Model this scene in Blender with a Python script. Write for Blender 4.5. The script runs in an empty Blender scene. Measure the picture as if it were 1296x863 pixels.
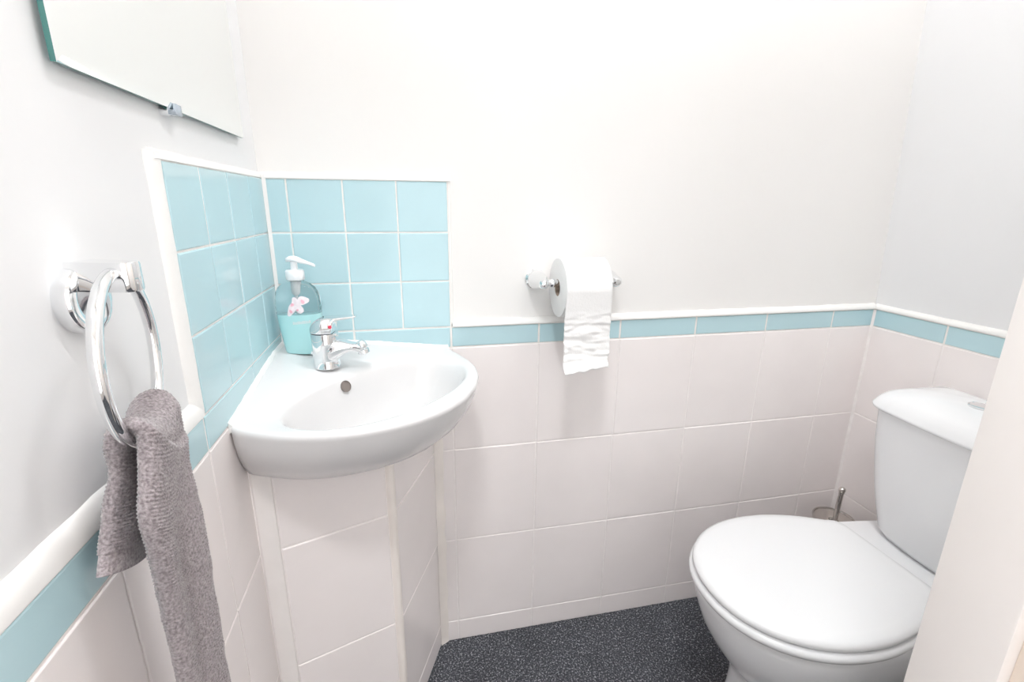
import bpy, bmesh, math, random
from mathutils import Vector, Matrix, noise
random.seed(7)
C = bpy.context.scene.collection
PI = math.pi
S = bpy.context.scene

# ------------------------------------------------------------------ materials
def mat(name, col, rough=.5, metal=0., **kw):
    m = bpy.data.materials.new(name); m.use_nodes = True
    b = m.node_tree.nodes['Principled BSDF']
    b.inputs['Base Color'].default_value = (*col, 1)
    b.inputs['Roughness'].default_value = rough
    b.inputs['Metallic'].default_value = metal
    for k, v in kw.items():
        b.inputs[k.replace('_', ' ')].default_value = v
    return m

def noise_mat(m, scale, amount, bump=0., bscale=None, detail=4, dist=.002):
    """procedural colour mottling and bump, object coordinates"""
    nt = m.node_tree; b = nt.nodes['Principled BSDF']; col = tuple(b.inputs['Base Color'].default_value)
    tc = nt.nodes.new('ShaderNodeTexCoord')
    if amount:
        n = nt.nodes.new('ShaderNodeTexNoise'); n.inputs['Scale'].default_value = scale; n.inputs['Detail'].default_value = detail
        r = nt.nodes.new('ShaderNodeValToRGB')
        r.color_ramp.elements[0].position = .3; r.color_ramp.elements[1].position = .7
        r.color_ramp.elements[0].color = (*[max(0, c*(1-amount)) for c in col[:3]], 1)
        r.color_ramp.elements[1].color = (*[min(1, c*(1+amount*.5)) for c in col[:3]], 1)
        nt.links.new(tc.outputs['Object'], n.inputs['Vector']); nt.links.new(n.outputs['Fac'], r.inputs['Fac'])
        nt.links.new(r.outputs['Color'], b.inputs['Base Color'])
    if bump:
        n2 = nt.nodes.new('ShaderNodeTexNoise'); n2.inputs['Scale'].default_value = bscale or scale; n2.inputs['Detail'].default_value = detail
        bp = nt.nodes.new('ShaderNodeBump'); bp.inputs['Strength'].default_value = bump; bp.inputs['Distance'].default_value = dist
        nt.links.new(tc.outputs['Object'], n2.inputs['Vector']); nt.links.new(n2.outputs['Fac'], bp.inputs['Height'])
        nt.links.new(bp.outputs['Normal'], b.inputs['Normal'])
    return m

M = {}
M['plaster'] = noise_mat(mat('white wall paint', (.835, .820, .802), .62), 3, .012, .12, 45)
M['plaster_cool'] = noise_mat(mat('white wall paint side', (.82, .822, .828), .62), 3, .012, .12, 45)
M['hall'] = noise_mat(mat('warm hall paint', (.88, .83, .79), .6), 3, .02, .1, 45)
M['ceiling'] = noise_mat(mat('ceiling paint', (.88, .87, .86), .8), 5, .01, .1, 60)
M['cream_tile'] = noise_mat(mat('cream glazed tile', (.90, .845, .83), .22), 7, .025, .05, 14)
M['blue_tile'] = noise_mat(mat('pale aqua glazed tile', (.49, .682, .728), .09), 6, .03, .03, 18)
M['grout'] = noise_mat(mat('white grout', (.84, .81, .78), .8), 60, .06, .2, 200)
M['grout_cream'] = noise_mat(mat('cream grout', (.90, .855, .835), .8), 60, .06, .2, 200)
M['trim'] = noise_mat(mat('white gloss trim', (.87, .86, .84), .35), 20, .02, .15, 70)
M['sealant'] = noise_mat(mat('aged sealant', (.90, .84, .79), .5), 9, .06, .2, 90)
M['strip'] = noise_mat(mat('warm white strip', (.91, .865, .84), .4), 12, .03, .1, 60)
M['ceramic'] = mat('darkened white china', (.715, .705, .705), .10)  # basin: same china as the toilet, darkened to offset strong light there
M['china'] = mat('white toilet china', (.83, .835, .845), .10)
M['seat'] = mat('white seat plastic', (.76, .765, .772), .25)
M['chrome'] = mat('polished chrome', (.86, .87, .88), .05, 1.)
M['steel'] = mat('brushed steel', (.58, .55, .52), .24, 1.)
M['dark'] = mat('dark recess', (.10, .085, .08), .6)
M['throat'] = mat('overflow shade', (.20, .17, .155), .4)  # shade inside the overflow put into the colour
M['red'] = mat('red dot', (.62, .05, .09), .3)
M['mirror'] = mat('silvered mirror', (.93, .955, .95), .015, 1.)
M['glass_edge'] = mat('green glass edge', (.08, .25, .23), .12, Transmission_Weight=.25)
M['clip'] = mat('clear plastic clip', (.70, .78, .86), .08, Transmission_Weight=.5)
M['white_plastic'] = mat('white plastic', (.88, .88, .89), .28)
M['paper'] = noise_mat(mat('toilet tissue', (.82, .81, .80), .95), 40, .015, .25, 300)
M['card'] = mat('cardboard tube', (.42, .34, .28), .9)
M['clear'] = mat('clear bottle plastic', (.97, .99, .99), .03, Transmission_Weight=1., IOR=1.10)
M['liquid'] = mat('turquoise hand wash', (.52, .84, .85), .12, Coat_Weight=.5, Transmission_Weight=.12, IOR=1.2)
M['petal'] = noise_mat(mat('white pink petals', (.92, .80, .83), .5), 130, .12)
M['petal_pink'] = mat('pink petal heart', (.88, .46, .54), .5)
M['print'] = mat('faded print', (.66, .72, .72), .6)
M['frame'] = noise_mat(mat('cream gloss woodwork', (.93, .875, .84), .4), 4, .02, .08, 30)
M['architrave'] = noise_mat(mat('peach cream woodwork', (.90, .79, .69), .4), 4, .02, .08, 30)
M['bristle'] = mat('white bristles', (.8, .8, .8), .8)
lm = mat('lamp glass', (.95, .95, .95), .4); M['lamp'] = lm
LB = lm.node_tree.nodes['Principled BSDF']

def carpet_mat():
    m = mat('charcoal flecked carpet', (.08, .082, .09), .95); nt = m.node_tree; b = nt.nodes['Principled BSDF']
    tc = nt.nodes.new('ShaderNodeTexCoord')
    n = nt.nodes.new('ShaderNodeTexNoise'); n.inputs['Scale'].default_value = 235; n.inputs['Detail'].default_value = 4; n.inputs['Roughness'].default_value = .7
    r = nt.nodes.new('ShaderNodeValToRGB'); e = r.color_ramp.elements
    e[0].position = .36; e[0].color = (.020, .021, .026, 1)
    e[1].position = .68; e[1].color = (.52, .53, .56, 1)
    x = e.new(.54); x.color = (.066, .070, .082, 1)
    n3 = nt.nodes.new('ShaderNodeTexNoise'); n3.inputs['Scale'].default_value = 9; n3.inputs['Detail'].default_value = 2
    mx = nt.nodes.new('ShaderNodeMixRGB'); mx.blend_type = 'MULTIPLY'; mx.inputs['Fac'].default_value = .5
    r3 = nt.nodes.new('ShaderNodeValToRGB'); r3.color_ramp.elements[0].color = (.55, .55, .55, 1); r3.color_ramp.elements[0].position = .3; r3.color_ramp.elements[1].position = .7
    nt.links.new(tc.outputs['Object'], n.inputs['Vector']); nt.links.new(tc.outputs['Object'], n3.inputs['Vector'])
    nt.links.new(n.outputs['Fac'], r.inputs['Fac']); nt.links.new(n3.outputs['Fac'], r3.inputs['Fac'])
    nt.links.new(r.outputs['Color'], mx.inputs[1]); nt.links.new(r3.outputs['Color'], mx.inputs[2])
    nt.links.new(mx.outputs[0], b.inputs['Base Color'])
    return m
M['carpet'] = carpet_mat()

def towel_mat(name, k=1.):
    m = mat(name, (.23*k, .20*k, .207*k), .95); nt = m.node_tree; b = nt.nodes['Principled BSDF']
    b.inputs['Sheen Weight'].default_value = .35
    uv = nt.nodes.new('ShaderNodeUVMap')
    n = nt.nodes.new('ShaderNodeTexNoise'); n.inputs['Scale'].default_value = 420; n.inputs['Detail'].default_value = 2
    tc = nt.nodes.new('ShaderNodeTexCoord')
    r = nt.nodes.new('ShaderNodeValToRGB'); e = r.color_ramp.elements
    e[0].position = .3; e[0].color = (.165*k, .138*k, .146*k, 1); e[1].position = .72; e[1].color = (.40*k, .355*k, .362*k, 1)
    nt.links.new(tc.outputs['Object'], n.inputs['Vector']); nt.links.new(n.outputs['Fac'], r.inputs['Fac'])
    nt.links.new(r.outputs['Color'], b.inputs['Base Color'])
    bp = nt.nodes.new('ShaderNodeBump'); bp.inputs['Strength'].default_value = .5; bp.inputs['Distance'].default_value = .002
    nt.links.new(n.outputs['Fac'], bp.inputs['Height']); nt.links.new(bp.outputs['Normal'], b.inputs['Normal'])
    return m
M['towel'] = towel_mat('grey terry cloth')
M['hem'] = towel_mat('grey woven hem', 1.22)

# ------------------------------------------------------------------ helpers
def link(name, me, parent=None):
    o = bpy.data.objects.new(name, me); C.objects.link(o)
    if parent is not None:
        o.parent = parent
    return o

def obj(name, bm, mats, parent=None, smooth=35, world=True):
    """link bm (built in world coordinates) as one mesh object; local origin = parent's base"""
    bmesh.ops.recalc_face_normals(bm, faces=bm.faces)
    if parent is not None and world:
        bm.transform(Matrix.Translation(-Vector(parent.location)) if parent.parent is None else
                     Matrix.Translation(-(Vector(parent.location)+Vector(parent.parent.location))))
    me = bpy.data.meshes.new(name); bm.to_mesh(me); bm.free()
    for m in (mats if isinstance(mats, (list, tuple)) else [mats]):
        me.materials.append(M[m])
    if smooth:
        me.shade_smooth()
        me.set_sharp_from_angle(angle=math.radians(smooth))
    return link(name, me, parent)

def thing(name, label, cat, loc=(0, 0, 0), group=None):
    o = link(name, None); o.location = loc; o['label'] = label; o['category'] = cat
    if group: o['group'] = group
    return o

def struct(name, label=None, cat=None, bm=None, mats=None, smooth=35):
    o = obj(name, bm, mats, None, smooth) if bm else link(name, None)
    o['kind'] = 'structure'
    if label: o['label'] = label
    if cat: o['category'] = cat
    return o

def box(bm, lo, hi, mi=0, bevel=0., seg=2):
    x0, y0, z0 = lo; x1, y1, z1 = hi
    vs = [bm.verts.new(p) for p in ((x0,y0,z0),(x1,y0,z0),(x1,y1,z0),(x0,y1,z0),(x0,y0,z1),(x1,y0,z1),(x1,y1,z1),(x0,y1,z1))]
    fs = [bm.faces.new([vs[i] for i in q]) for q in ((3,2,1,0),(4,5,6,7),(0,1,5,4),(1,2,6,5),(2,3,7,6),(3,0,4,7))]
    for f in fs: f.material_index = mi
    if bevel:
        es = list({e for f in fs for e in f.edges})
        r = bmesh.ops.bevel(bm, geom=es, offset=bevel, segments=seg, affect='EDGES', profile=.5)
        for f in r['faces']: f.material_index = mi
    return bm

def loft(bm, rings, cap0=True, cap1=True, closed=True, mi=0):
    R = [[bm.verts.new(p) for p in r] for r in rings]
    n = len(R[0])
    for a, b in zip(R, R[1:]):
        for i in range(n if closed else n-1):
            j = (i+1) % n
            f = bm.faces.new((a[i], a[j], b[j], b[i])); f.material_index = mi
    if cap0: bm.faces.new(R[0][::-1]).material_index = mi
    if cap1: bm.faces.new(R[-1]).material_index = mi
    return bm

def frame(d):
    d = Vector(d).normalized(); u = Vector((0, 0, 1)) if abs(d.z) < .9 else Vector((1, 0, 0))
    a = d.cross(u).normalized(); b = a.cross(d)
    return d, a, b

def lathe(bm, prof, base, axis=(0, 0, 1), seg=48, cap0=True, cap1=True, mi=0):
    d, a, b = frame(axis); base = Vector(base)
    rings = [[base+d*h+(a*math.cos(2*PI*i/seg)+b*math.sin(2*PI*i/seg))*max(r, 1e-5) for i in range(seg)] for r, h in prof]
    return loft(bm, rings, cap0, cap1, True, mi)

def tube(bm, pts, rad, seg=16, mi=0, closed=False, cap=True):
    pts = [Vector(p) for p in pts]; n = len(pts); rings = []
    ref = None
    for i, p in enumerate(pts):
        if closed: t = pts[(i+1) % n]-pts[i-1]
        else: t = pts[min(i+1, n-1)]-pts[max(i-1, 0)]
        t.normalize()
        if ref is None: _, a, _ = frame(t)
        else: a = (ref-t*ref.dot(t)).normalized()
        ref = a; b = t.cross(a); r = rad[i] if isinstance(rad, (list, tuple)) else rad
        rings.append([p+(a*math.cos(2*PI*k/seg)+b*math.sin(2*PI*k/seg))*r for k in range(seg)])
    if closed: rings.append(rings[0])
    R = rings
    if closed:
        vs = [[bm.verts.new(p) for p in r] for r in R[:-1]]; vs.append(vs[0])
        for A, B in zip(vs, vs[1:]):
            for k in range(seg):
                bm.faces.new((A[k], A[(k+1) % seg], B[(k+1) % seg], B[k])).material_index = mi
    else:
        loft(bm, R, cap, cap, True, mi)
    return bm

def sstep(a, b, x):
    t = min(1, max(0, (x-a)/(b-a))); return t*t*(3-2*t)
def lerp(a, b, t): return a+(b-a)*t

class Plane:
    """a wall face: u runs along the wall, v is height, d stands out from it"""
    def __init__(s, o, du, n): s.o, s.du, s.n = Vector(o), Vector(du), Vector(n)
    def __call__(s, u, v, d): return s.o+s.du*u+s.n*d+Vector((0, 0, v))

def tile_mesh(pl, rects, thick=.008, bev=.0016, gap=.0026, grout=None, gd=-.0012, wob=.0003):
    """tiles (material 0) as separately bevelled bodies on a grout bed (material 1)"""
    bm = bmesh.new(); g = gap/2
    for (u0, v0, u1, v1) in rects:
        j = random.uniform(-wob, wob); k = [random.uniform(-wob, wob)*.6 for _ in range(4)]
        a = (u0+g, v0+g, u1-g, v1-g); rings = []
        for ins, d in ((0, -thick), (0, -bev), (bev*.35, -bev*.35), (bev*1.2, 0)):
            q = ((a[0]+ins, a[1]+ins), (a[2]-ins, a[1]+ins), (a[2]-ins, a[3]-ins), (a[0]+ins, a[3]-ins))
            rings.append([pl(u, v, d+j+(k[i] if d == 0 else 0)) for i, (u, v) in enumerate(q)])
        loft(bm, rings, False, True)
    if grout:
        u0, v0, u1, v1 = grout
        loft(bm, [[pl(*p, gd-.006) for p in ((u0,v0),(u1,v0),(u1,v1),(u0,v1))], [pl(*p, gd) for p in ((u0,v0),(u1,v0),(u1,v1),(u0,v1))]], True, True, mi=1)
    return bm

def grid_rects(us, vs):
    return [(a, c, b, d) for a, b in zip(us, us[1:]) for c, d in zip(vs, vs[1:])]

def bead(bm, p0, p1, n, up, r, wob=.0008, seg=6, step=.012, depth=None, mi=0):
    """quarter-round moulding from p0 to p1: n out of the wall, up away from the tiles"""
    p0, p1, n, up = Vector(p0), Vector(p1), Vector(n), Vector(up)
    L = (p1-p0).length; k = max(2, int(L/step)); depth = depth or r; rings = []
    for i in range(k+1):
        p = p0.lerp(p1, i/k)
        w = 1+noise.noise(p*35)*wob*1000*.12
        ring = [p-n*.010]
        for j in range(seg+1):
            t = PI/2*j/seg
            ring.append(p+n*(depth*w*math.cos(t)-.009+.0)+up*(r*w*math.sin(t)))
        ring.append(p-n*.010+up*r*w)
        rings.append(ring)
    return loft(bm, rings, mi=mi)

# ------------------------------------------------------------------ measures
W = 1.475                    # room width
ZB0, ZB1 = .8119, .8593      # blue band
ZT = 1.162                   # top of blue panel
ROWS = [.0, .0626, .3119, .5612, ZB0]
YF = -.745                   # room-side face of the door wall
H = 2.56
PB = 0.008                   # plaster set back behind the tile face
back = Plane((0, 0, 0), (1, 0, 0), (0, -1, 0))
left = Plane((0, 0, 0), (0, -1, 0), (1, 0, 0))
right = Plane((W, 0, 0), (0, -1, 0), (-1, 0, 0))

# ------------------------------------------------------------------ setting
# back wall
bm = bmesh.new(); box(bm, (-.12, PB, -.1), (W+.12, .12, H+.1))
wb = struct('wall_back', 'white back wall with cream tiles and pale blue tile band', 'wall', bm, 'plaster', 0)
ux = [0, .0403, .142, .2437, .3453]
obj('blue_tile_panel', tile_mesh(back, grid_rects(ux, [ZB1, .9602, 1.0611, ZT]), grout=(0, ZB1, .3465, ZT+.001)), ['blue_tile', 'grout'], wb, 0)
bx = [0, .142, .3453]+[.3453+.2*i for i in range(1, 6)]+[W]
obj('blue_tile_band', tile_mesh(back, grid_rects(bx, [ZB0, ZB1]), gap=.004, grout=(0, ZB0, W, ZB1)), ['blue_tile', 'grout'], wb, 0)
obj('cream_tiling', tile_mesh(back, grid_rects([0, .1453]+bx[2:], ROWS), gap=.0022, grout=(0, 0, W, ZB0)), ['cream_tile', 'grout_cream'], wb, 0)
bm = bmesh.new()
bead(bm, (.349, 0, ZB1+.001), (W, 0, ZB1+.001), (0, -1, 0), (0, 0, 1), .013)
bead(bm, (-.004, 0, ZT), (.352, 0, ZT), (0, -1, 0), (0, 0, 1), .011)
bead(bm, (.3455, 0, ZB1+.006), (.3455, 0, ZT+.008), (0, -1, 0), (1, 0, 0), .007)
obj('tile_trim', bm, 'trim', wb, 60)
bm = bmesh.new()
loft(bm, [[(0, 0, z), (.0065, -.0006, z), (.003, -.003, z), (.0006, -.0065, z)] for z in (.82, ZT+.006)])
obj('corner_sealant', bm, 'trim', wb, 60)
bm = bmesh.new()
loft(bm, [[(W, 0, z), (W-.005, 0, z), (W-.0022, -.0022, z), (W, -.005, z)] for z in (.0, ZB0, ZB1)])
obj('corner_grout', bm, 'grout_cream', wb, 60)
bm = bmesh.new()
loft(bm, [[(0, 0, z), (.004, 0, z), (.0018, -.0018, z), (0, -.004, z)] for z in (.0, ZB0)])
obj('corner_grout', bm, 'grout_cream', wb, 60)
# left wall (runs on past the door as the hall wall)
YL = -2.3
WIN = 1.6
bm = bmesh.new(); box(bm, (-.12, YL, -.1), (-PB, PB, H+.1))
wl = struct('wall_left', 'white left wall with blue tile panel in its corner', 'wall', bm, 'plaster_cool', 0)
uy = [0, .093, .195, .297, .4005]
obj('blue_tile_panel', tile_mesh(left, grid_rects(uy, [ZB1, .9602, 1.0611, ZT]), gap=.0024, grout=(0, ZB1, .402, ZT+.001)), ['blue_tile', 'grout'], wl, 0)
by = [0, .2, .4075, .6135, .80]
obj('blue_tile_band', tile_mesh(left, grid_rects(by, [ZB0, ZB1]), gap=.0026, grout=(0, ZB0, .80, ZB1)), ['blue_tile', 'grout'], wl, 0)
obj('cream_tiling', tile_mesh(left, grid_rects(by, ROWS), gap=.0022, grout=(0, 0, .80, ZB0)), ['cream_tile', 'grout_cream'], wl, 0)
bm = bmesh.new()
bead(bm, (0, -.405, ZB1+.0008), (0, -.80, ZB1+.0008), (1, 0, 0), (0, 0, 1), .022, depth=.0094)
bead(bm, (0, .004, ZT), (0, -.412, ZT), (1, 0, 0), (0, 0, 1), .011, depth=.0094)
bead(bm, (0, -.4015, ZB1+.004), (0, -.4015, ZT+.008), (1, 0, 0), (0, -1, 0), .020, depth=.0088)
obj('tile_trim', bm, 'trim', wl, 60)
# right wall, plaster leaning in a little towards the ceiling
lean = .085
bm = bmesh.new()
q = [(W+PB, 0.05), (W+PB, .0)]
def rw(z): return W+PB-max(0, (z-ZB1))*lean/1.5
vs = []
loft(bm, [[(rw(z), YF-.2, z), (rw(z), .06, z), (W+.2, .06, z), (W+.2, YF-.2, z)] for z in (-.1, ZB1, H+.1)])
wr = struct('wall_right', 'white right wall behind the toilet cistern', 'wall', bm, 'plaster_cool', 0)
ry = [0, .184, .384, .584, -YF]
obj('blue_tile_band', tile_mesh(right, grid_rects(ry, [ZB0, ZB1]), gap=.004, grout=(0, ZB0, -YF, ZB1)), ['blue_tile', 'grout'], wr, 0)
obj('cream_tiling', tile_mesh(right, grid_rects(ry, ROWS), gap=.0022, grout=(0, 0, -YF, ZB0)), ['cream_tile', 'grout_cream'], wr, 0)
bm = bmesh.new(); bead(bm, (W, .002, ZB1+.001), (W, YF, ZB1+.001), (-1, 0, 0), (0, 0, 1), .012)
obj('tile_trim', bm, 'trim', wr, 60)
# door wall: nib beside the opening and lintel above it
XJ = .732
bm = bmesh.new()
box(bm, (XJ+.03, YF-.10, -.02), (W+.1, YF, H+.05))
box(bm, (-.05, YF-.10, 2.12), (XJ+.03, YF, H+.05))
struct('wall_front', 'wall beside the doorway, toilet behind it', 'wall', bm, 'plaster', 0)
bm = bmesh.new()
box(bm, (XJ, YF-.0628, -.01), (XJ+.031, YF+.002, 2.1), bevel=.002)
box(bm, (-.01, YF-.0628, 2.09), (XJ+.03, YF+.002, 2.121), bevel=.002)
struct('trim_1', 'cream door jamb at the right edge of the view', 'door frame', bm, 'frame')
bm = bmesh.new()
box(bm, (XJ+.014, YF-.112, -.01), (XJ+.032, YF-.0628, 2.1), bevel=.001)
box(bm, (XJ+.014, YF-.122, -.01), (XJ+.085, YF-.100, 2.17), bevel=.004)
box(bm, (-.01, YF-.122, 2.1), (XJ+.085, YF-.100, 2.17), bevel=.004)
struct('trim_2', 'warm cream architrave around the doorway', 'door frame', bm, 'architrave')
# ceiling, floor, hall
bm = bmesh.new(); box(bm, (-.12, YL, H), (W+.2, .1, H+.1))
struct('ceiling', 'white ceiling', 'ceiling', bm, 'ceiling', 0)
bm = bmesh.new()
nx, ny = 300, 165
V = []
for j in range(ny+1):
    y = lerp(.004, -.85, j/ny); row = []
    for i in range(nx+1):
        x = lerp(-.004, W+.004, i/nx)
        z = .0015*noise.noise(Vector((x*420, y*420, 0)))+.0012*noise.noise(Vector((x*160, y*160, 5)))
        row.append(bm.verts.new((x, y, z)))
    V.append(row)
for j in range(ny):
    for i in range(nx):
        bm.faces.new((V[j][i], V[j][i+1], V[j+1][i+1], V[j+1][i]))
fl = struct('floor', 'charcoal flecked carpet floor', 'floor', bm, 'carpet', 180)
bm = bmesh.new(); box(bm, (-.1, YL, -.1), (W+.2, .1, -.004))
obj('subfloor', bm, 'carpet', fl, 0)
bm = bmesh.new(); wx0, wx1, wz0, wz1 = .10, 1.15, .25, 2.0
box(bm, (-.12, YL-.1, -.1), (wx0, YL, H+.1)); box(bm, (wx1, YL-.1, -.1), (W+.2, YL, H+.1))
box(bm, (wx0, YL-.1, -.1), (wx1, YL, wz0)); box(bm, (wx0, YL-.1, wz1), (wx1, YL, H+.1))
struct('wall_hall', 'hall wall behind the camera', 'wall', bm, 'hall', 0)
win = struct('fill_window_1', 'unseen window added at the end of the hall to light the room', 'window')  # made-up window behind the camera; its glowing pane is frontal fill
bm = bmesh.new()
for a, b in (((wx0, wz0), (wx0+.05, wz1)), ((wx1-.05, wz0), (wx1, wz1)), ((wx0+.05, wz0), (wx1-.05, wz0+.05)), ((wx0+.05, wz1-.05), (wx1-.05, wz1)), (((wx0+wx1)/2-.025, wz0+.05), ((wx0+wx1)/2+.025, wz1-.05))):
    box(bm, (a[0], YL-.06, a[1]), (b[0], YL-.01, b[1]), bevel=.004)
obj('fill_window_frame', bm, 'trim', win, 40)
fill_pane = bpy.data.materials.new('glowing fill pane'); fill_pane.use_nodes = True; sb = fill_pane.node_tree.nodes['Principled BSDF']
sb.inputs['Base Color'].default_value = (.8, .8, .8, 1); sb.inputs['Emission Color'].default_value = (.93, .965, 1, 1); sb.inputs['Emission Strength'].default_value = WIN
M['fill_pane'] = fill_pane
bm = bmesh.new(); box(bm, (wx0, YL-.04, wz0), (wx1, YL-.03, wz1)); obj('pane', bm, 'fill_pane', win, 0)
bm = bmesh.new(); box(bm, (W, YL, -.1), (W+.1, YF-.10, H+.1))
struct('wall_hall_right', 'hall side wall', 'wall', bm, 'hall', 0)

# ------------------------------------------------------------------ tiled boxing under the basin
pA, pB, pC = Vector((.0, -.2945, 0)), Vector((.2105, -.2215, 0)), Vector((.302, 0, 0))
ped = thing('basin_boxing', 'cream tiled boxing with white corner strips, under the corner basin', 'boxing', (.1, -.12, 0))
fu = (pB-pA).normalized(); fn = Vector((fu.y, -fu.x, 0)); LF = (pB-pA).length
su = (pC-pB).normalized(); sn = Vector((su.y, -su.x, 0)); LS = (pC-pB).length
pf = Plane(pA, fu, fn); ps = Plane(pB, su, sn)
ZP = .717
PR = [0, .0626, .3119, .5612, ZP]
obj('front_panel', tile_mesh(pf, grid_rects([.031, LF-.010], PR), gap=.0024, grout=(.0, 0, LF-.002, ZP)), ['cream_tile', 'grout_cream'], ped, 0)
obj('side_panel', tile_mesh(ps, grid_rects([.010, LS-.004], PR), gap=.0024, grout=(.002, 0, LS, ZP)), ['cream_tile', 'grout_cream'], ped, 0)
def strip(pl, u0, u1, d, r):
    bm = bmesh.new(); rings = []
    for i in range(40):
        z = ZP*i/39; w = noise.noise(Vector((u0*7, 0, z*14)))*.0009
        q = [(u0, -.005), (u0, d-r), (u0+r*.3, d-r*.3), (u0+r, d), (u1-r+w, d), (u1-r*.3+w, d-r*.3), (u1+w, d-r), (u1+w, -.005)]
        rings.append([pl(u, z, dd) for u, dd in q])
    return loft(bm, rings)
o = obj('wall_strip', strip(pf, .002, .031, .003, .003), 'strip', ped, 50)
bm = bmesh.new(); rings = []
for i in range(50):
    z = ZP*i/49; w = noise.noise(Vector((0, 3, z*12)))*.001; r = .0075+w
    c = pB-fn*.003-sn*.003
    rings.append([pf(LF-.012, z, -.003)]+[tuple(c+(fn*math.cos(t)+(sn-fn*fn.dot(sn)).normalized()*math.sin(t))*(r+.002)+Vector((0, 0, z))) for t in [math.radians(a) for a in range(-20, 75, 12)]]+[ps(.012, z, -.003)])
loft(bm, rings); obj('corner_strip', bm, 'sealant', ped, 60)
bm = bmesh.new(); rings = []
for i in range(60):
    z = ZP*i/59; w = 1+noise.noise(Vector((1, 7, z*22)))*.35
    a = ps(LS-.012*w, z, .0008); b_ = back(.302+.017*w, z, .0006)
    mid = (Vector(a)+Vector(b_))*.5+Vector((-.001, -.0005, 0))
    rings.append([tuple(a), tuple(mid), tuple(b_), (.300, .002, z)])
loft(bm, rings); obj('wall_sealant', bm, 'sealant', ped, 60)

# ------------------------------------------------------------------ corner basin
SQ = math.sqrt(.5)
def de(d, e): return Vector(((d+e)*SQ, (e-d)*SQ))
fe = [(0, .4435), (.05, .4385), (.10, .421), (.15, .390), (.184, .357), (.21, .317), (.226, .281), (.2375, .250), (.2385, .2385)]
half = []
for (e0, d0), (e1, d1) in zip(fe, fe[1:]):
    for i in range(8):
        half.append((lerp(e0, e1, i/8), lerp(d0, d1, i/8)))
half.append(fe[-1])
# smooth the front curve
for _ in range(6):
    half = [half[0]]+[tuple((half[i-1][k]+2*half[i][k]+half[i+1][k])/4 for k in (0, 1)) for i in range(1, len(half)-1)]+[half[-1]]
poly = [(0., 0.)]+[(-e, d) for e, d in half[::-1]]+[(e, d) for e, d in half[1:]]     # (e, d)
BC = (0., .285)
N = 144
def ray_hit(ang):
    dx, dy = math.cos(ang), math.sin(ang); best = None
    for i in range(len(poly)):
        (x0, y0), (x1, y1) = poly[i], poly[(i+1) % len(poly)]
        ex, ey = x1-x0, y1-y0; den = dx*ey-dy*ex
        if abs(den) < 1e-12: continue
        px, py = x0-BC[0], y0-BC[1]
        t = (px*ey-py*ex)/den; u = (px*dy-py*dx)/den
        if t > 0 and -1e-6 <= u <= 1+1e-6 and (best is None or t < best): best = t
    return BC[0]+dx*best, BC[1]+dy*best
angs = [2*PI*i/N for i in range(N)]
outer = [ray_hit(a) for a in angs]
def bowl(a, s):
    c, s_ = math.cos(a), math.sin(a)
    n = 2.25
    k = (abs(c/(.180*s))**n+abs(s_/((.114 if s_ > 0 else .083)*s))**n)**(-1/n)
    return BC[0]+c*k, BC[1]+s_*k
def zr(d): return .809+.030*sstep(.30, .03, d)
def P3(ed, z): v = de(ed[1], ed[0]); return (min(max(v.x, .0006), 9), min(v.y, -.0006), z)
def shrink(ed, s):          # towards the corner of the room: points on the walls stay on them
    return ed[0]*s, ed[1]*s
rings = []
for s, z in ((.62, .688), (.72, .690), (.80, .698), (.87, .713), (.925, .735), (.965, .760), (.988, .783)):
    rings.append([P3(shrink(p, s), z if p[1] > .25 else lerp(z, z, 1)) for p in outer])
for s, dz in ((.996, -.0125), (1.0, -.0075), (.997, -.0030), (.990, -.0006), (.982, 0)):
    rings.append([P3(shrink(p, s), zr(p[1])+dz) for p in outer])
inner = [bowl(a, 1) for a in angs]
def ring_mix(t, dz):
    return [P3((lerp(o[0]*.982, i[0], t), lerp(o[1]*.982, i[1], t)), zr(lerp(o[1]*.982, i[1], t))+dz) for o, i in zip(outer, inner)]
rings += [ring_mix(.3, -.0002), ring_mix(.55, -.0008), ring_mix(.75, -.0022), ring_mix(.9, -.0045), ring_mix(1., -.0078)]
for s, dz in ((.975, -.013), (.95, -.021), (.915, -.034), (.87, -.050), (.80, -.068), (.70, -.084), (.55, -.097), (.36, -.105), (.18, -.108), (.09, -.109)):
    rings.append([P3(bowl(a, s), zr(bowl(a, 1)[1])*(1-sstep(.97, .6, s))+.809*sstep(.97, .6, s)+dz) for a in angs])
bas = thing('corner_basin', 'white ceramic corner basin with rounded front, on the tiled boxing', 'basin', (.1, -.12, .69))
bm = bmesh.new(); loft(bm, rings, True, True)
obj('bowl', bm, 'ceramic', bas, 60)
# overflow: shallow cup facing the room, dark colour standing in for shade inside
ov = Vector((.1365, -.1560, .7945)); on = Vector((1, -1, .55)).normalized()
bm = bmesh.new()
d_, a_, b_ = frame(on)
lathe(bm, [(.0108, .0012), (.0106, .0024), (.0096, .0022), (.0088, -.003), (.0066, -.005)], ov, on, 32, cap0=True)
o = obj('overflow', bm, 'throat', bas, 40); o['label'] = 'oval overflow hole, its inner shade painted dark'
bm = bmesh.new(); c = de(BC[1], 0)
lathe(bm, [(.024, 0), (.024, .003), (.021, .005), (.012, .004), (.0, .0035)], (c.x, c.y, .6995), seg=40)
obj('waste', bm, 'chrome', bas, 40)
bm = bmesh.new()
rl = []
for i in range(60):
    t = i/59; y = lerp(-.004, -.338, t); d = -y*SQ; w = 1+noise.noise(Vector((0, y*60, 1)))*.3
    z = zr(d); rl.append([(0, y, z-.012), (.006*w, y, z-.006), (.0055*w, y, z+.0008), (.0012, y, z+.0055*w), (0, y, z+.006*w)])
loft(bm, rl)
rl = []
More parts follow.
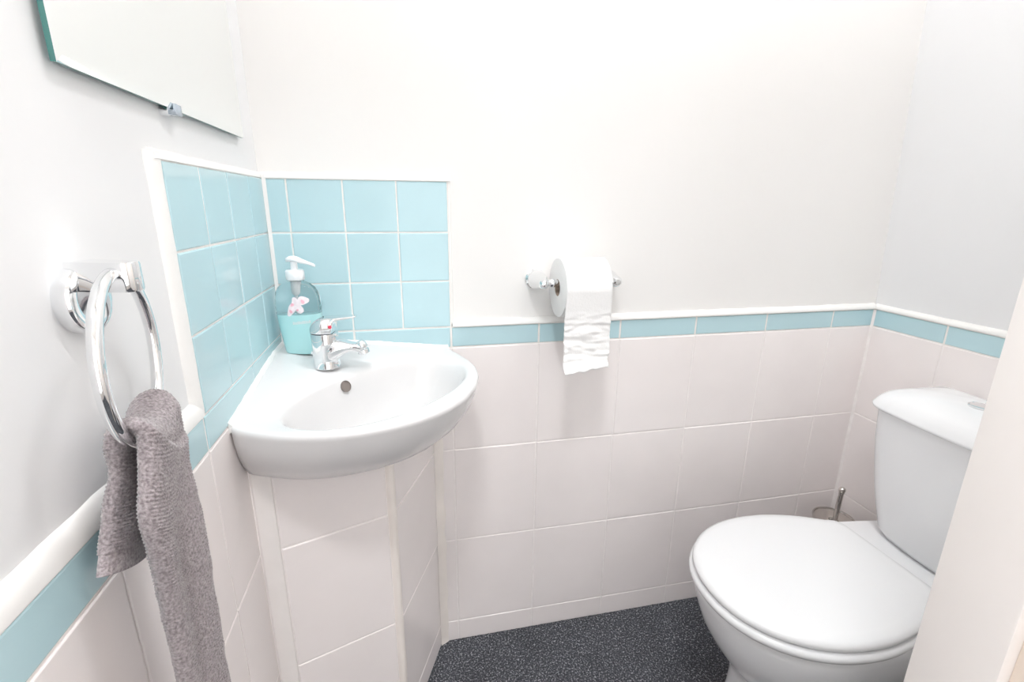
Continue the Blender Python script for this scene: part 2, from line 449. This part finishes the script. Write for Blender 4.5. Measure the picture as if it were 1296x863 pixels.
for i in range(60):
    t = i/59; x = lerp(.004, .338, t); d = x*SQ; w = 1+noise.noise(Vector((x*60, 0, 1)))*.3
    z = zr(d); rl.append([(x, 0, z-.012), (x, -.006*w, z-.006), (x, -.0055*w, z+.0008), (x, -.0012, z+.0055*w), (x, 0, z+.006*w)])
loft(bm, rl)
obj('sealant', bm, 'trim', bas, 60)

# ------------------------------------------------------------------ mixer tap
tx, ty, tz = .1035, -.1215, .8242
tap = thing('mixer_tap', 'chrome single-lever mixer tap with red dot, on the corner basin', 'tap', (tx, ty, tz))
td = Vector((1, -.16, 0)).normalized(); tn = Vector((td.y, -td.x, 0))      # spout direction, and its side
T = lambda f, s, z: tuple(Vector((tx, ty, tz))+td*f+tn*s+Vector((0, 0, z)))
bm = bmesh.new()
lathe(bm, [(.0235, 0), (.0242, .0008), (.0242, .0018), (.0238, .0025), (.0236, .02), (.0237, .045), (.0242, .0645), (.0238, .0655)], (tx, ty, tz), seg=56)
obj('tap_body', bm, 'chrome', tap, 40)
bm = bmesh.new(); rings = []
for t in [i/14 for i in range(15)]:
    f = lerp(.006, .066, t); z = .0275+.0045*t+.008*math.sin(PI*t*.9); hw = lerp(.0220, .0112, sstep(0, .85, t)); hh = lerp(.025, .0086, sstep(0, .75, t))
    rings.append([T(f, hw*math.copysign(abs(math.cos(a))**.75, math.cos(a)), z+hh*math.copysign(abs(math.sin(a))**.75, math.sin(a))) for a in [2*PI*k/28 for k in range(28)]])
loft(bm, rings); obj('spout', bm, 'chrome', tap, 50)
bm = bmesh.new()
ax = Vector((td.x*.25, td.y*.25, -1)).normalized()
hd = Vector(T(.0655, 0, .0392))
bm2 = bm
lathe(bm, [(.0, .0105), (.006, .0098), (.0092, .006), (.0103, 0), (.0095, -.004), (.0088, -.0055)][::-1], hd-ax*.0, -ax, seg=32)
for k in range(1):
    lathe(bm, [(.0098, 0), (.0108, .001), (.0108, .0075), (.0098, .0085), (.006, .0083), (.005, .004)], hd+ax*.0062, ax, seg=32)
obj('spray_nozzle', bm, 'chrome', tap, 40)
# lever: domed cap that sweeps forward into a thin paddle
bm = bmesh.new(); rings = []
for i in range(41):
    t = i/40; f = -.0248+.0848*t**1.5
    q_ = min(1, (f+.0248)/.034); arch = math.sqrt(max(0, 1-(1-q_)**2))
    top = .0668+.0292*arch+.0018*sstep(.015, .06, f)
    if f < .0165: hw = .0244*math.sqrt(max(0, 1-(f/.0250)**2)) if f < 0 else lerp(.0244, .0205, sstep(0, .0165, f)); bot = .0657
    elif f < .0225: k_ = (f-.0165)/.006; hw = lerp(.0205, .0170, k_); bot = lerp(.0657, top-.0085, sstep(0, 1, k_))
    else: k_ = (f-.0225)/.0375; hw = lerp(.0170, .0100, k_); bot = top-lerp(.0085, .0036, k_**.5)
    hw = max(hw, .0012)*(.75 if t == 1 else 1)
    sec = []
    for k in range(32):
        a = 2*PI*k/32; c0, s0 = math.cos(a), math.sin(a)
        if s0 >= 0: sec.append(T(f, hw*math.copysign(abs(c0)**.6, c0), (top+bot)/2+(top-bot)/2*s0**.75))
        else: sec.append(T(f, hw*math.copysign(abs(c0)**.35, c0), (top+bot)/2-(top-bot)/2*abs(s0)**.16))
    rings.append(sec)
loft(bm, rings)
lev = obj('lever', bm, 'chrome', tap, 50)
bm = bmesh.new()
dn = (Vector((td.x, td.y, 0))*.75+tn*.62+Vector((0, 0, .1))).normalized()
lathe(bm, [(.0034, 0), (.0034, .0012), (.0026, .0018), (.0, .002)], Vector(T(.0168, .0198, .0800)), dn, seg=24)
o = obj('temperature_dot', bm, 'red', tap, 40); o['label'] = 'red hot-water dot'
bm = bmesh.new(); tube(bm, [T(-.020, .002, .026), T(-.026, .002, .027)], .0035, 12); obj('grub_screw', bm, 'chrome', tap, 40)

# ------------------------------------------------------------------ soap dispenser
sx, sy, sz = .052, -.062, .8365
soap = thing('soap_dispenser', 'half-full turquoise hand wash bottle with white pump, on the basin corner', 'soap dispenser', (sx, sy, sz))
yaw = math.radians(-17)
sr, sf = Vector((math.cos(yaw), math.sin(yaw), 0)), Vector((math.sin(yaw), -math.cos(yaw), 0))
Q = lambda a, b, z: tuple(Vector((sx, sy, sz))+sr*a+sf*b+Vector((0, 0, z)))
def oval(w, d, z, n=48, p=2.6, tilt=0):
    return [Q(w*math.copysign(abs(math.cos(t))**(2/p), math.cos(t)), d*math.copysign(abs(math.sin(t))**(2/p), math.sin(t)), z+tilt*w*math.cos(t)) for t in [2*PI*k/n for k in range(n)]]
bprof = [(.026, .0125, 0), (.0285, .0145, .001), (.0300, .0155, .005), (.0335, .0168, .030), (.0370, .018, .055), (.0392, .0185, .078), (.0398, .0185, .090), (.0392, .018, .104), (.037, .017, .118), (.032, .0155, .128), (.024, .014, .135), (.016, .0132, .138), (.0125, .0125, .140), (.0125, .0125, .146)]
bprof = [(w*1.09, d*1.05, z*1.0) for w, d, z in bprof[:-2]]+[(.0125, .0125, .140), (.0125, .0125, .146)]
def bp_at(z):
    for (w0, d0, z0), (w1, d1, z1) in zip(bprof, bprof[1:]):
        if z0 <= z <= z1:
            t = (z-z0)/(z1-z0); return lerp(w0, w1, t), lerp(d0, d1, t)
    return bprof[-1][:2]
bm = bmesh.new()
loft(bm, [oval(w, d, z) for w, d, z in bprof], True, False)
loft(bm, [oval(w-.0009, d-.0009, z) for w, d, z in [(bp_at(z_)[0], bp_at(z_)[1], z_) for z_ in (.0815, .09, .104, .118, .128, .135, .138, .140, .146)]], False, False)
obj('bottle', bm, 'clear', soap, 60)
bm = bmesh.new()
zs = [.001, .005, .015, .03, .045, .055, .068, .076]
rr = [oval(bp_at(z)[0]+.0003, bp_at(z)[1]+.0003, z) for z in zs]
rr += [oval(bp_at(.078)[0]+.0003, bp_at(.078)[1]+.0003, .078, tilt=.05), oval(bp_at(.078)[0]-.003, bp_at(.078)[1]-.002, .0785, tilt=.05)]
loft(bm, rr); o = obj('liquid', bm, 'liquid', soap, 60); o['label'] = 'turquoise liquid soap'
cb = Q(0, 0, .1425)
bm = bmesh.new()
lathe(bm, [(.0158, 0), (.0166, .001), (.0166, .0155), (.0150, .018), (.008, .0185)], cb, seg=48)
obj('collar', bm, 'white_plastic', soap, 40)
bm = bmesh.new()
lathe(bm, [(.0062, .016), (.0062, .034)], cb, seg=32)
rings = []
for i in range(19):
    t = i/18; f = lerp(-.0135, .0400, t)
    w = .0105*math.sqrt(max(0.02, 1-min(1, abs((f+.001)/.0135))**2.5)) if f < 0 else lerp(.0102, .0042, sstep(0, .030, f))
    z = .0405+.0055*math.cos(f/.0135*PI/2)*(1 if abs(f) < .0135 else 0)*.4-.010*max(0, f/.040)**1.6
    h = lerp(.0055, .0030, sstep(0, .035, f)) if f > -.008 else .0042
    if t == 1: w *= .6; h *= .7
    rings.append([tuple(Vector(cb)+sr*f+sf*(w*math.cos(a))+Vector((0, 0, z-.004+h*math.sin(a)))) for a in [2*PI*k/20 for k in range(20)]])
loft(bm, rings); obj('pump_head', bm, 'white_plastic', soap, 50)
bm = bmesh.new()
lathe(bm, [(.0085, .140), (.0085, .128), (.0075, .118), (.0045, .113), (.0028, .112), (.0028, .012)][::-1], (sx, sy, sz), seg=24)
obj('dip_tube', bm, 'white_plastic', soap, 40)
# flower sticker on the front of the bottle
bm = bmesh.new()
def petal(bm, a, z, la, lb, ang, lift, mi=0, n=18):
    pts = []; 
    for k in range(n):
        t = 2*PI*k/n; r = 1+.12*math.cos(3*t+ang*3)
        u, v = la*math.cos(t)*r, lb*math.sin(t)*r
        aa = a+u*math.cos(ang)-v*math.sin(ang); zz = z+u*math.sin(ang)+v*math.cos(ang)
        w, d = bp_at(zz); b = d*(1-min(.98, abs(aa)/w)**2.6)**(1/2.6)
        pts.append((aa, b, zz))
    loft(bm, [[Q(x, b-.0005, z_) for x, b, z_ in pts], [Q(x, b+.0006+lift, z_) for x, b, z_ in pts]], mi=mi)
for a, z, la, lb, an in ((-.003, .089, .0140, .0070, 1.0), (.006, .099, .0115, .0075, .5), (.019, .106, .0105, .008, .2), (.012, .091, .010, .0062, 2.0), (.004, .105, .007, .0058, 1.5)):
    petal(bm, a, z, la, lb, an, 0)
for a, z, la, lb in ((-.001, .098, .0036, .0028), (.019, .104, .0028, .0040), (-.005, .085, .0026, .0034), (.008, .088, .0024, .0018)):
    petal(bm, a, z, la, lb, .6, .0004, mi=1)
o = obj('flower_sticker', bm, ['petal', 'petal_pink'], soap, 40); o['label'] = 'pink and white flower sticker'
bm = bmesh.new()          # worn, unreadable line of print
a = -.004
for k in range(11):
    wd = random.choice((.0020, .0024, .0030)); zz = .0600+a*.12; hgt = random.choice((.0046, .0056, .0056))
    q = []
    for (da, dz) in ((0, 0), (wd, .0002), (wd, hgt), (0, hgt)):
        aa, z_ = a+da, zz+dz; w, d = bp_at(z_); b = (d+.0003)*(1-(abs(aa)/w)**2.6)**(1/2.6)
        q.append((aa, b, z_))
    loft(bm, [[Q(x, b-.0004, z_) for x, b, z_ in q], [Q(x, b+.0003, z_) for x, b, z_ in q]])
    a += wd+.0007
obj('faded_print', bm, 'print', soap, 0)

# ------------------------------------------------------------------ mirror
mir = thing('wall_mirror', 'frameless rectangular mirror with green glass edge on the left wall above the blue tiles', 'mirror', (-PB, -.33, 1.218))
y0, y1, z0, z1 = -.550, -.088, 1.2203, 1.80
x0 = -.003
bm = bmesh.new()
rings = [[(x, a, c) for a, c in ((y0, z0), (y1, z0), (y1, z1), (y0, z1))] for x in (x0,)]
rings.append([(x0+.0042, a, c) for a, c in ((y0, z0), (y1, z0), (y1, z1), (y0, z1))])
loft(bm, rings, True, False, mi=0)
i_ = .006
vo = [(x0+.0042, a, c) for a, c in ((y0, z0), (y1, z0), (y1, z1), (y0, z1))]
vi = [(x0+.0060, a, c) for a, c in ((y0+i_, z0+i_), (y1-i_, z0+i_), (y1-i_, z1-i_), (y0+i_, z1-i_))]
loft(bm, [vo, vi], False, True, mi=1)
obj('glass', bm, ['glass_edge', 'mirror'], mir, 3)
bm = bmesh.new(); box(bm, (-PB, y0+.02, z0+.02), (x0, y1-.02, z1-.02)); obj('backing', bm, 'dark', mir, 0)
bm = bmesh.new(); yc_ = -.345
box(bm, (-PB, yc_-.009, z0-.006), (x0+.008, yc_+.009, z0-.0005), bevel=.001)
box(bm, (x0+.0056, yc_-.009, z0-.006), (x0+.0085, yc_+.009, z0+.006), bevel=.001)
o = obj('clip', bm, 'clip', mir, 40); o['label'] = 'clear plastic mirror clip'
bm = bmesh.new(); tube(bm, [(-PB, yc_-.016, z0-.0035), (x0+.004, yc_-.016, z0-.0035)], .005, 14); obj('clip_screw', bm, 'chrome', mir, 40)

# ------------------------------------------------------------------ towel ring
RC = Vector((.032, -.5961, .9942)); ph = -.196; RR = .0691; RT = .0050
RH = Vector((math.sin(ph), math.cos(ph), 0)); RN = Vector((math.cos(ph), -math.sin(ph), 0))
ringp = lambda t: RC+(RH*math.cos(t)+Vector((0, 0, 1))*math.sin(t))*RR
tr = thing('towel_ring', 'round chrome towel ring on the left wall, holding a grey towel', 'towel ring', (-PB, -.6, 1.045))
yr, zr_ = -.578, 1.041
bm = bmesh.new()
lathe(bm, [(.0275, 0), (.0285, .0015), (.0285, .010), (.0272, .0125), (.022, .0138), (.018, .0128), (.0, .0128)], (-PB, yr, zr_), (1, 0, 0), 64)
obj('wall_rose', bm, 'chrome', tr, 40)
bm = bmesh.new(); rings = []
ad = Vector((.046, -.0155, 0)).normalized(); an = Vector((-ad.y, ad.x, 0)); L = .0505
plan = [(0, .013), (L*.35, .0118), (L-.0105, .0105)]+[(L-.0105+.0105*math.sin(t), .0105*math.cos(t)) for t in [PI*k/14 for k in range(1, 14)]]+[(L-.0105, -.0105), (L*.35, -.0118), (0, -.013)]
ab = Vector((.0, yr+.001, 1.0))
for z, s in ((1.0485, .93), (1.0500, 1), (1.0700, 1), (1.0715, .93)):
    rings.append([tuple(ab+ad*(p*(1 if s == 1 else .99))+an*(q*s)+Vector((0, 0, (z-1.0)-(0. if z > 1.06 else -.000)))) for p, q in plan])
loft(bm, rings); obj('arm', bm, 'chrome', tr, 40)
bm = bmesh.new(); tube(bm, [ringp(2*PI*k/96) for k in range(96)], RT, 20, closed=True)
obj('ring', bm, 'chrome', tr, 60)

# ------------------------------------------------------------------ towel
tow = thing('hand_towel', 'grey terry hand towel draped through the chrome towel ring', 'towel', tuple(ringp(-PI/2)))
TH = .0072                                     # half thickness of the folded cloth
RHO = RT+TH+.0004
LBK, LFR = .126, .40
def towel_point(u, s):
    """centre surface; u 0..1 from the near edge to the far edge, s < 0 behind the ring, s > 0 in front"""
    t = math.radians(lerp(lerp(-126, -140, sstep(-.02, .02, s)), -54, u)); rp = ringp(t)
    arc = PI*RHO/2
    if abs(s) <= arc:
        al = PI/2-(s/arc)*PI/2
        return rp+RN*RHO*math.cos(al)+Vector((0, 0, RHO*math.sin(al)))
    if s > 0:
        dr = s-arc; k = sstep(0, .075, dr); top = rp+RN*RHO
        tgt = Vector((.051-.003*u, lerp(-.667+.05*dr, -.586, u), 0))
        wave = .0035*math.sin(u*7.5+1+dr*9)*sstep(.03, .12, dr)
        zz = top.z-dr*lerp(1, 1, k)
        zz = lerp(zz, lerp(ringp(math.radians(-80)).z, top.z, .35)-dr, sstep(.05, .3, dr))
        p = Vector((lerp(top.x, tgt.x, k)+wave, lerp(top.y, tgt.y, k), zz))
        p.y += .0035*math.sin(dr*21+.5)*k*(u-.3)
        return p
    dr = -s-arc; k = sstep(0, .06, dr); top = rp-RN*RHO
    tgt = Vector((.017+.003*math.sin(u*5), lerp(-.630-.45*max(0, dr-.02), -.575-.15*max(0, dr-.03), u), 0))
    zz = lerp(top.z-dr, lerp(ringp(math.radians(-90)).z, top.z, .25)-dr, sstep(.02, .09, dr))
    zz += (.022*(1-u)-.012*u)*sstep(.03, .115, dr)
    return Vector((lerp(top.x, tgt.x, k), lerp(top.y, tgt.y, k), zz))
def towel_bm(s0, s1, ns, nu, th=TH, disp=1.):
    bm = bmesh.new(); rings = []
    for i in range(ns+1):
        s = lerp(s0, s1, i/ns); ring = []
        cen = [towel_point(k/nu, s) for k in range(nu+1)]
        cen2 = [towel_point(k/nu, s+.002) for k in range(nu+1)]
        fr, bk = [], []
        acc = 0.
        for k in range(nu+1):
            u = k/nu; tu = (cen[min(nu, k+1)]-cen[max(0, k-1)]).normalized(); ts = (cen2[k]-cen[k]).normalized()
            n = tu.cross(ts).normalized()
            if n.dot(RN) < 0 and s > 0: n = -n
            if s <= 0 and n.z < 0 and abs(s) < .03: n = -n
            if s < -.03 and n.dot(RN) > 0: n = -n
            e = (1-abs(2*u-1)**7)**.5 if 0 < u < 1 else 0
            h = th*e
            lay = .0034*sstep(-.003, .004, (s-.012-.034*u))*(1 if s > 0 else 0)*sstep(1.0, .9, u)       # upper layer of the fold
            p = cen[k]
            if k: acc += (p-cen[k-1]).length
            fr.append((p+n*(h+lay*e), n, acc)); bk.append((p-n*h, -n, acc+.3))
        pts = fr+bk[::-1][1:-1]
        for p, n, a in pts:
            row = s+.25*a*(1 if s > 0 else .1)
            loops = (.5+.5*math.sin(row*2*PI/.0030))*(.55+.45*math.sin(a*2*PI/.0026+noise.noise(p*120)*2.5))
            d = (noise.noise(p*900)*.0006+noise.noise(p*2300)*.0004+noise.noise(p*60)*.0012+loops*.0011)*disp
            ring.append(tuple(p+n*d))
        rings.append(ring)
    loft(bm, rings)
    return bm
obj('cloth', towel_bm(-(LBK-.018), LFR, 760, 100), 'towel', tow, 180)
o = obj('hem', towel_bm(-LBK, -(LBK-.0182), 24, 64, TH*.80, .12), 'hem', tow, 180); o['label'] = 'flat woven hem band'

# ------------------------------------------------------------------ toilet roll holder and roll
hz = .9605; hy = -.066
hold = thing('toilet_roll_holder', 'chrome toilet roll holder with two posts on the back wall', 'toilet roll holder', (.62, PB, hz))
for px_, nm in ((.535, -1), (.697, 1)):
    bm = bmesh.new()
    lathe(bm, [(.0215, 0), (.0225, .002), (.0225, .0045), (.0195, .007), (.0180, .009), (.0196, .013), (.0205, .022), (.0198, .034), (.0178, .046), (.0150, .056), (.0130, .068), (.0110, .078), (.006, .084), (.0, .085)], (px_, PB, hz), (0, -1, 0), 48)
    obj('post', bm, 'chrome', hold, 40)
bm = bmesh.new()
tube(bm, [(.530, hy, hz), (.702, hy, hz)], .0068, 20)
lathe(bm, [(.0, 0), (.007, .001), (.0090, .004), (.0090, .011), (.007, .014)], (.5455, hy, hz), (1, 0, 0), 24)
lathe(bm, [(.0, 0), (.007, .001), (.0090, .004), (.0090, .011), (.007, .014)], (.687, hy, hz), (-1, 0, 0), 24)
obj('spindle', bm, 'chrome', hold, 40)
RRO, RRI = .0620, .0170
rc = Vector((.6130, hy, hz-RRI+.0068+.0003)); hw = .0487
roll = thing('toilet_roll', 'white toilet roll with a sheet hanging down, on the chrome holder', 'toilet roll', tuple(rc))
bm = bmesh.new(); seg = 96; rings = []
for r, x in ((RRI+.001, -hw), (RRO-.002, -hw), (RRO-.0005, -hw+.0006), (RRO, -hw+.002), (RRO, 0), (RRO, hw-.002), (RRO-.0005, hw-.0006), (RRO-.002, hw), (RRI+.001, hw), (RRI+.001, -hw)):
    rings.append([(rc.x+x, rc.y+r*math.cos(2*PI*k/seg), rc.z+r*math.sin(2*PI*k/seg)) for k in range(seg)])
loft(bm, rings, False, False); bmesh.ops.remove_doubles(bm, verts=bm.verts, dist=1e-6)
obj('roll', bm, 'paper', roll, 40)
bm = bmesh.new(); rings = []
for r, x in ((RRI, -hw+.0005), (RRI+.001, -hw+.0005), (RRI+.001, hw-.0005), (RRI, hw-.0005), (RRI, -hw+.0005)):
    rings.append([(rc.x+x, rc.y+r*math.cos(2*PI*k/seg), rc.z+r*math.sin(2*PI*k/seg)) for k in range(seg)])
loft(bm, rings, False, False); bmesh.ops.remove_doubles(bm, verts=bm.verts, dist=1e-6)
obj('cardboard_core', bm, 'card', roll, 40)
# hanging sheet: wraps the top of the roll then drops in front of it
bm = bmesh.new(); rows = []; nsx = 46
path = []
for k in range(16):
    a = math.radians(lerp(95, 180, k/15)); path.append((RRO+.0009, a, 0))
drop = .166
for k in range(1, 90): path.append((RRO+.0009, PI, drop*k/89))
for r, a, dz in path:
    row = []
    for i in range(nsx+1):
        u = i/nsx; x = rc.x-hw+.0005+u*(2*hw-.001)
        y = rc.y+r*math.cos(a); z = rc.z+r*math.sin(a)
        if dz:
            f = dz/drop
            cr = noise.noise(Vector((x*22, dz*75, 3)))*.0042*sstep(.15, .6, f)+noise.noise(Vector((x*60, dz*150, 9)))*.0016*sstep(.1, .5, f)
            zz = dz*(1+.028*noise.noise(Vector((x*70, 4, 0)))*sstep(.9, 1, f)-.0*u)
            y += .0035*math.sin(f*4)+cr-.016*sstep(.86, 1, f)*(1-.3*u)
            z -= zz-.010*u*sstep(.8, 1, f)
            x += -.004*sstep(.7, 1, f)*(1-u)+.004*math.sin(f*3)*(u-.5)
            x -= .004*sstep(.75, .95, f)*u
        row.append(bm.verts.new((x, y, z)))
    rows.append(row)
for A, B in zip(rows, rows[1:]):
    for i in range(nsx): bm.faces.new((A[i], A[i+1], B[i+1], B[i]))
o = obj('hanging_sheet', bm, 'paper', roll, 180)
md = o.modifiers.new('thickness', 'SOLIDIFY'); md.thickness = .0006; md.offset = 0

# ------------------------------------------------------------------ toilet
yc = -.368
wc = thing('toilet', 'white close-coupled toilet with lid down, against the right wall', 'toilet', (1.15, yc, 0))
def egg(xf, xc, w, xb, wb, z, n=48, p=2.15, cr=.03):
    """plan outline: elliptical front, sides drawing in to a straight back of half width wb"""
    half = []
    for k in range(n+1):
        a = PI/2*k/n          # from the tip to the widest point
        half.append((xc-(xc-xf)*abs(math.cos(a))**(2/p), w*abs(math.sin(a))**(2/p)))
    for k in range(1, n//2+1):
        t = k/(n//2); x = lerp(xc, xb-cr, t); half.append((x, w-(w-wb)*(t**2)*(1 if t < 1 else 1)))
    for k in range(1, 9):
        a = PI/2*k/8; half.append((xb-cr+cr*math.sin(a), wb-cr*(1-math.cos(a))))
    pts = [(x, yc+v, z) for x, v in half]+[(x, yc-v, z) for x, v in half[::-1][:-1]]
    return pts
bm = bmesh.new()
prof = [(.868, 1.05, .112, 1.37, .105, 0), (.869, 1.05, .112, 1.37, .105, .012), (.878, 1.06, .104, 1.365, .098, .030), (.890, 1.06, .097, 1.36, .092, .10), (.894, 1.05, .097, 1.36, .09, .16), (.890, 1.03, .102, 1.37, .09, .186),
        (.880, 1.02, .113, 1.38, .09, .200), (.861, 1.01, .129, 1.395, .092, .224), (.838, 1.0, .146, 1.415, .097, .258), (.819, .998, .158, 1.43, .103, .293), (.805, .996, .166, 1.445, .112, .333), (.798, .995, .1705, 1.452, .120, .363), (.795, .995, .1715, 1.455, .126, .380), (.797, .995, .170, 1.453, .125, .385), (.803, .995, .164, 1.447, .120, .3875)]
loft(bm, [egg(a, b, c, d, e, z) for a, b, c, d, e, z in prof])
obj('pan', bm, 'china', wc, 50)
bm = bmesh.new()
sp = [(.794, 1.0, .173, 1.198, .120, .3885), (.786, 1.0, .179, 1.204, .126, .391), (.783, 1.0, .1815, 1.207, .129, .397), (.784, 1.0, .1805, 1.206, .128, .403), (.790, 1.0, .1745, 1.202, .123, .4075)]
loft(bm, [egg(*s) for s in sp]); obj('seat', bm, 'seat', wc, 50)
bm = bmesh.new()
lp = [(.797, 1.0, .166, 1.196, .116, .4085), (.7905, 1.0, .1735, 1.203, .123, .4105), (.788, 1.0, .176, 1.206, .126, .416), (.7895, 1.0, .1745, 1.205, .125, .422), (.797, 1.0, .1675, 1.20, .119, .4265), (.812, 1.0, .153, 1.188, .107, .4285), (.85, 1.01, .117, 1.15, .078, .430), (.92, 1.02, .06, 1.09, .04, .4308)]
loft(bm, [egg(*s) for s in lp]); obj('lid', bm, 'seat', wc, 50)
for s in (-1, 1):
    bm = bmesh.new(); tube(bm, [(1.213, yc+s*.075-.018, .401), (1.213, yc+s*.075+.018, .401)], .0095, 20)
    lathe(bm, [(.014, 0), (.014, .003), (.011, .005), (.009, .012)], (1.218, yc+s*.075, .3875), seg=24)
    obj('hinge', bm, 'chrome', wc, 40)
def cist(x0, wd, z, r=.055, bow=.018, xb=1.466, n=12):
    half = []
    for k in range(10):
        v = (wd-r)*k/10; half.append((x0+bow*(v/wd)**2, v))
    xs = x0+bow*((wd-r)/wd)**2
    for k in range(n+1):
        a = PI/2*k/n; half.append((xs+r*(1-math.cos(a)), wd-r+r*math.sin(a)))
    half += [(lerp(xs+r, xb, t), wd-.006*t) for t in (.33, .66, 1)]
    return [(x, yc+v, z) for x, v in half]+[(x, yc-v, z) for x, v in half[::-1][:-1]]
bm = bmesh.new()
cp = [(1.300, .105, .390), (1.292, .117, .393), (1.288, .124, .403), (1.284, .138, .45), (1.281, .151, .50), (1.278, .162, .56), (1.275, .169, .61), (1.273, .173, .66), (1.272, .174, .683)]
loft(bm, [cist(a, b, z) for a, b, z in cp]); cs = obj('cistern', bm, 'china', wc, 50)
bm = bmesh.new()
cl = [(1.272, .174, .6835, .055), (1.2645, .181, .6850, .058), (1.262, .184, .689, .06), (1.2635, .1825, .6945, .06), (1.272, .174, .7085, .058), (1.288, .157, .7215, .055), (1.320, .118, .7315, .048), (1.36, .06, .736, .03)]
xbs = [1.466, 1.470, 1.471, 1.470, 1.467, 1.457, 1.435, 1.40]
ctrl = [c_+(xb,) for c_, xb in zip(cl, xbs)]
fine = []
for i in range(len(ctrl)-1):
    p0, p1, p2, p3 = ctrl[max(0, i-1)], ctrl[i], ctrl[i+1], ctrl[min(len(ctrl)-1, i+2)]
    for k in range(5):
        t = k/5
        fine.append(tuple(.5*(2*b+(c-a)*t+(2*a-5*b+4*c-d)*t*t+(3*b-a-3*c+d)*t**3) for a, b, c, d in zip(p0, p1, p2, p3)))
fine.append(ctrl[-1])
loft(bm, [cist(a, b, z, r, .014, xb) for a, b, z, r, xb in fine]); obj('cistern_lid', bm, 'china', wc, 50)
bm = bmesh.new()
lathe(bm, [(.0235, -.002), (.0235, .0025), (.0215, .0035), (.0205, .0022)], (1.372, yc+.012, .7352), seg=40, cap1=False)
lathe(bm, [(.0203, 0), (.0203, .003), (.018, .0036), (.0, .0032)], (1.372, yc+.012, .7352), seg=40)
obj('flush_button', bm, 'chrome', wc, 40)

# ------------------------------------------------------------------ toilet brush in its pot
bx_, by_ = 1.392, -.082
pot = thing('brush_pot', 'round brushed steel toilet brush pot in the corner behind the toilet', 'brush pot', (bx_, by_, .002))
bm = bmesh.new()
lathe(bm, [(.046, 0), (.048, .002), (.048, .268), (.0505, .270), (.0515, .276), (.0525, .279), (.0515, .2815), (.0490, .2810), (.0475, .2775), (.030, .2745), (.0125, .2740), (.0115, .2725), (.0115, .20), (.0, .20)], (bx_, by_, .002), seg=64)
obj('pot', bm, 'steel', pot, 40)
br = thing('toilet_brush', 'steel toilet brush handle with ball end, standing in the brush pot', 'toilet brush', (bx_, by_, .016))
tp = Vector((bx_+.013, by_+.004, .372)); bt = Vector((bx_-.003, by_, .018)); dv = (tp-bt).normalized()
bm = bmesh.new()
lathe(bm, [(.0072, .10), (.0072, .245), (.0080, .247), (.0080, .252), (.0064, .254), (.0060, .338), (.0068, .340), (.0068, .344)], bt, dv, 24)
obj('handle', bm, 'steel', br, 40)
bm = bmesh.new(); k0 = bt+dv*.349
lathe(bm, [(.0088*math.sin(PI*k/14), -.0088*math.cos(PI*k/14)) for k in range(15)], k0, dv, 24); obj('knob', bm, 'steel', br, 60)
bm = bmesh.new()
for k in range(420):
    a = random.uniform(0, 2*PI); h = random.uniform(.006, .095); d0, a0, b0 = frame(dv)
    o_ = (a0*math.cos(a)+b0*math.sin(a)); p0 = bt+dv*h
    tube(bm, [p0, p0+o_*.034+dv*random.uniform(-.004, .004)], .0006, 4)
lathe(bm, [(.004, 0), (.004, .10)], bt, dv, 12)
obj('bristle_head', bm, 'bristle', br, 0)

# ------------------------------------------------------------------ ceiling lamps, the hall one added as fill
def dome(name, label, x, y, power, temp):
    t = thing(name, label, 'ceiling light', (x, y, H))
    bm = bmesh.new(); lathe(bm, [(.135, 0), (.14, .004), (.14, .018), (.13, .022)], (x, y, H), (0, 0, -1), 64); obj('base', bm, 'white_plastic', t, 40)
    m = bpy.data.materials.new('lit opal glass'); m.use_nodes = True; b = m.node_tree.nodes['Principled BSDF']
    b.inputs['Base Color'].default_value = (.9, .9, .9, 1); b.inputs['Emission Color'].default_value = (*temp, 1); b.inputs['Emission Strength'].default_value = power
    M['lit'] = m
    bm = bmesh.new(); lathe(bm, [(.128*math.cos(PI/2*k/12), .020+.06*math.sin(PI/2*k/12)) for k in range(13)], (x, y, H), (0, 0, -1), 48); obj('diffuser', bm, 'lit', t, 60)
    return t
dome('ceiling_light', 'round opal ceiling light over the toilet room', .80, -.50, 50, (.975, .985, 1))
dome('ceiling_light', 'unseen round opal light added in the hall to brighten the lower room', .16, -1.24, 112, (.96, .98, 1))  # made-up lamp out of view, placed to lift the low and right surfaces

# ------------------------------------------------------------------ world, camera
w = bpy.data.worlds.new('world'); S.world = w; w.use_nodes = True
w.node_tree.nodes['Background'].inputs['Color'].default_value = (.9, .95, 1, 1)
w.node_tree.nodes['Background'].inputs['Strength'].default_value = .3

cam = bpy.data.cameras.new('camera'); co = bpy.data.objects.new('camera', cam); C.objects.link(co)
pitch, yaw_, rl_ = .2749, .2163, .0096
cy, sy_, cp_, sp_ = math.cos(yaw_), math.sin(yaw_), math.cos(pitch), math.sin(pitch)
f = Vector((sy_*cp_, cy*cp_, -sp_)); r = Vector((cy, -sy_, 0)); u = r.cross(f)
c_, s_ = math.cos(rl_), math.sin(rl_)
r2 = r*c_+u*s_; u2 = -r*s_+u*c_
m = Matrix((r2, u2, -f)).transposed().to_4x4(); m.translation = (.256, -1.0302, 1.1176)
co.matrix_world = m
cam.sensor_fit = 'HORIZONTAL'; cam.sensor_width = 36; cam.lens = 36*611.264/1296; cam.clip_start = .01
S.camera = co
S.view_settings.view_transform = 'Standard'; S.view_settings.look = 'None'
S.view_settings.gamma = 1; S.view_settings.use_curve_mapping = False
S.view_settings.exposure = -.02
S.cycles.max_bounces = 14; S.cycles.diffuse_bounces = 8; S.cycles.glossy_bounces = 8; S.cycles.transmission_bounces = 10
S.cycles.use_denoising = True
S.cycles.sample_clamp_indirect = 6
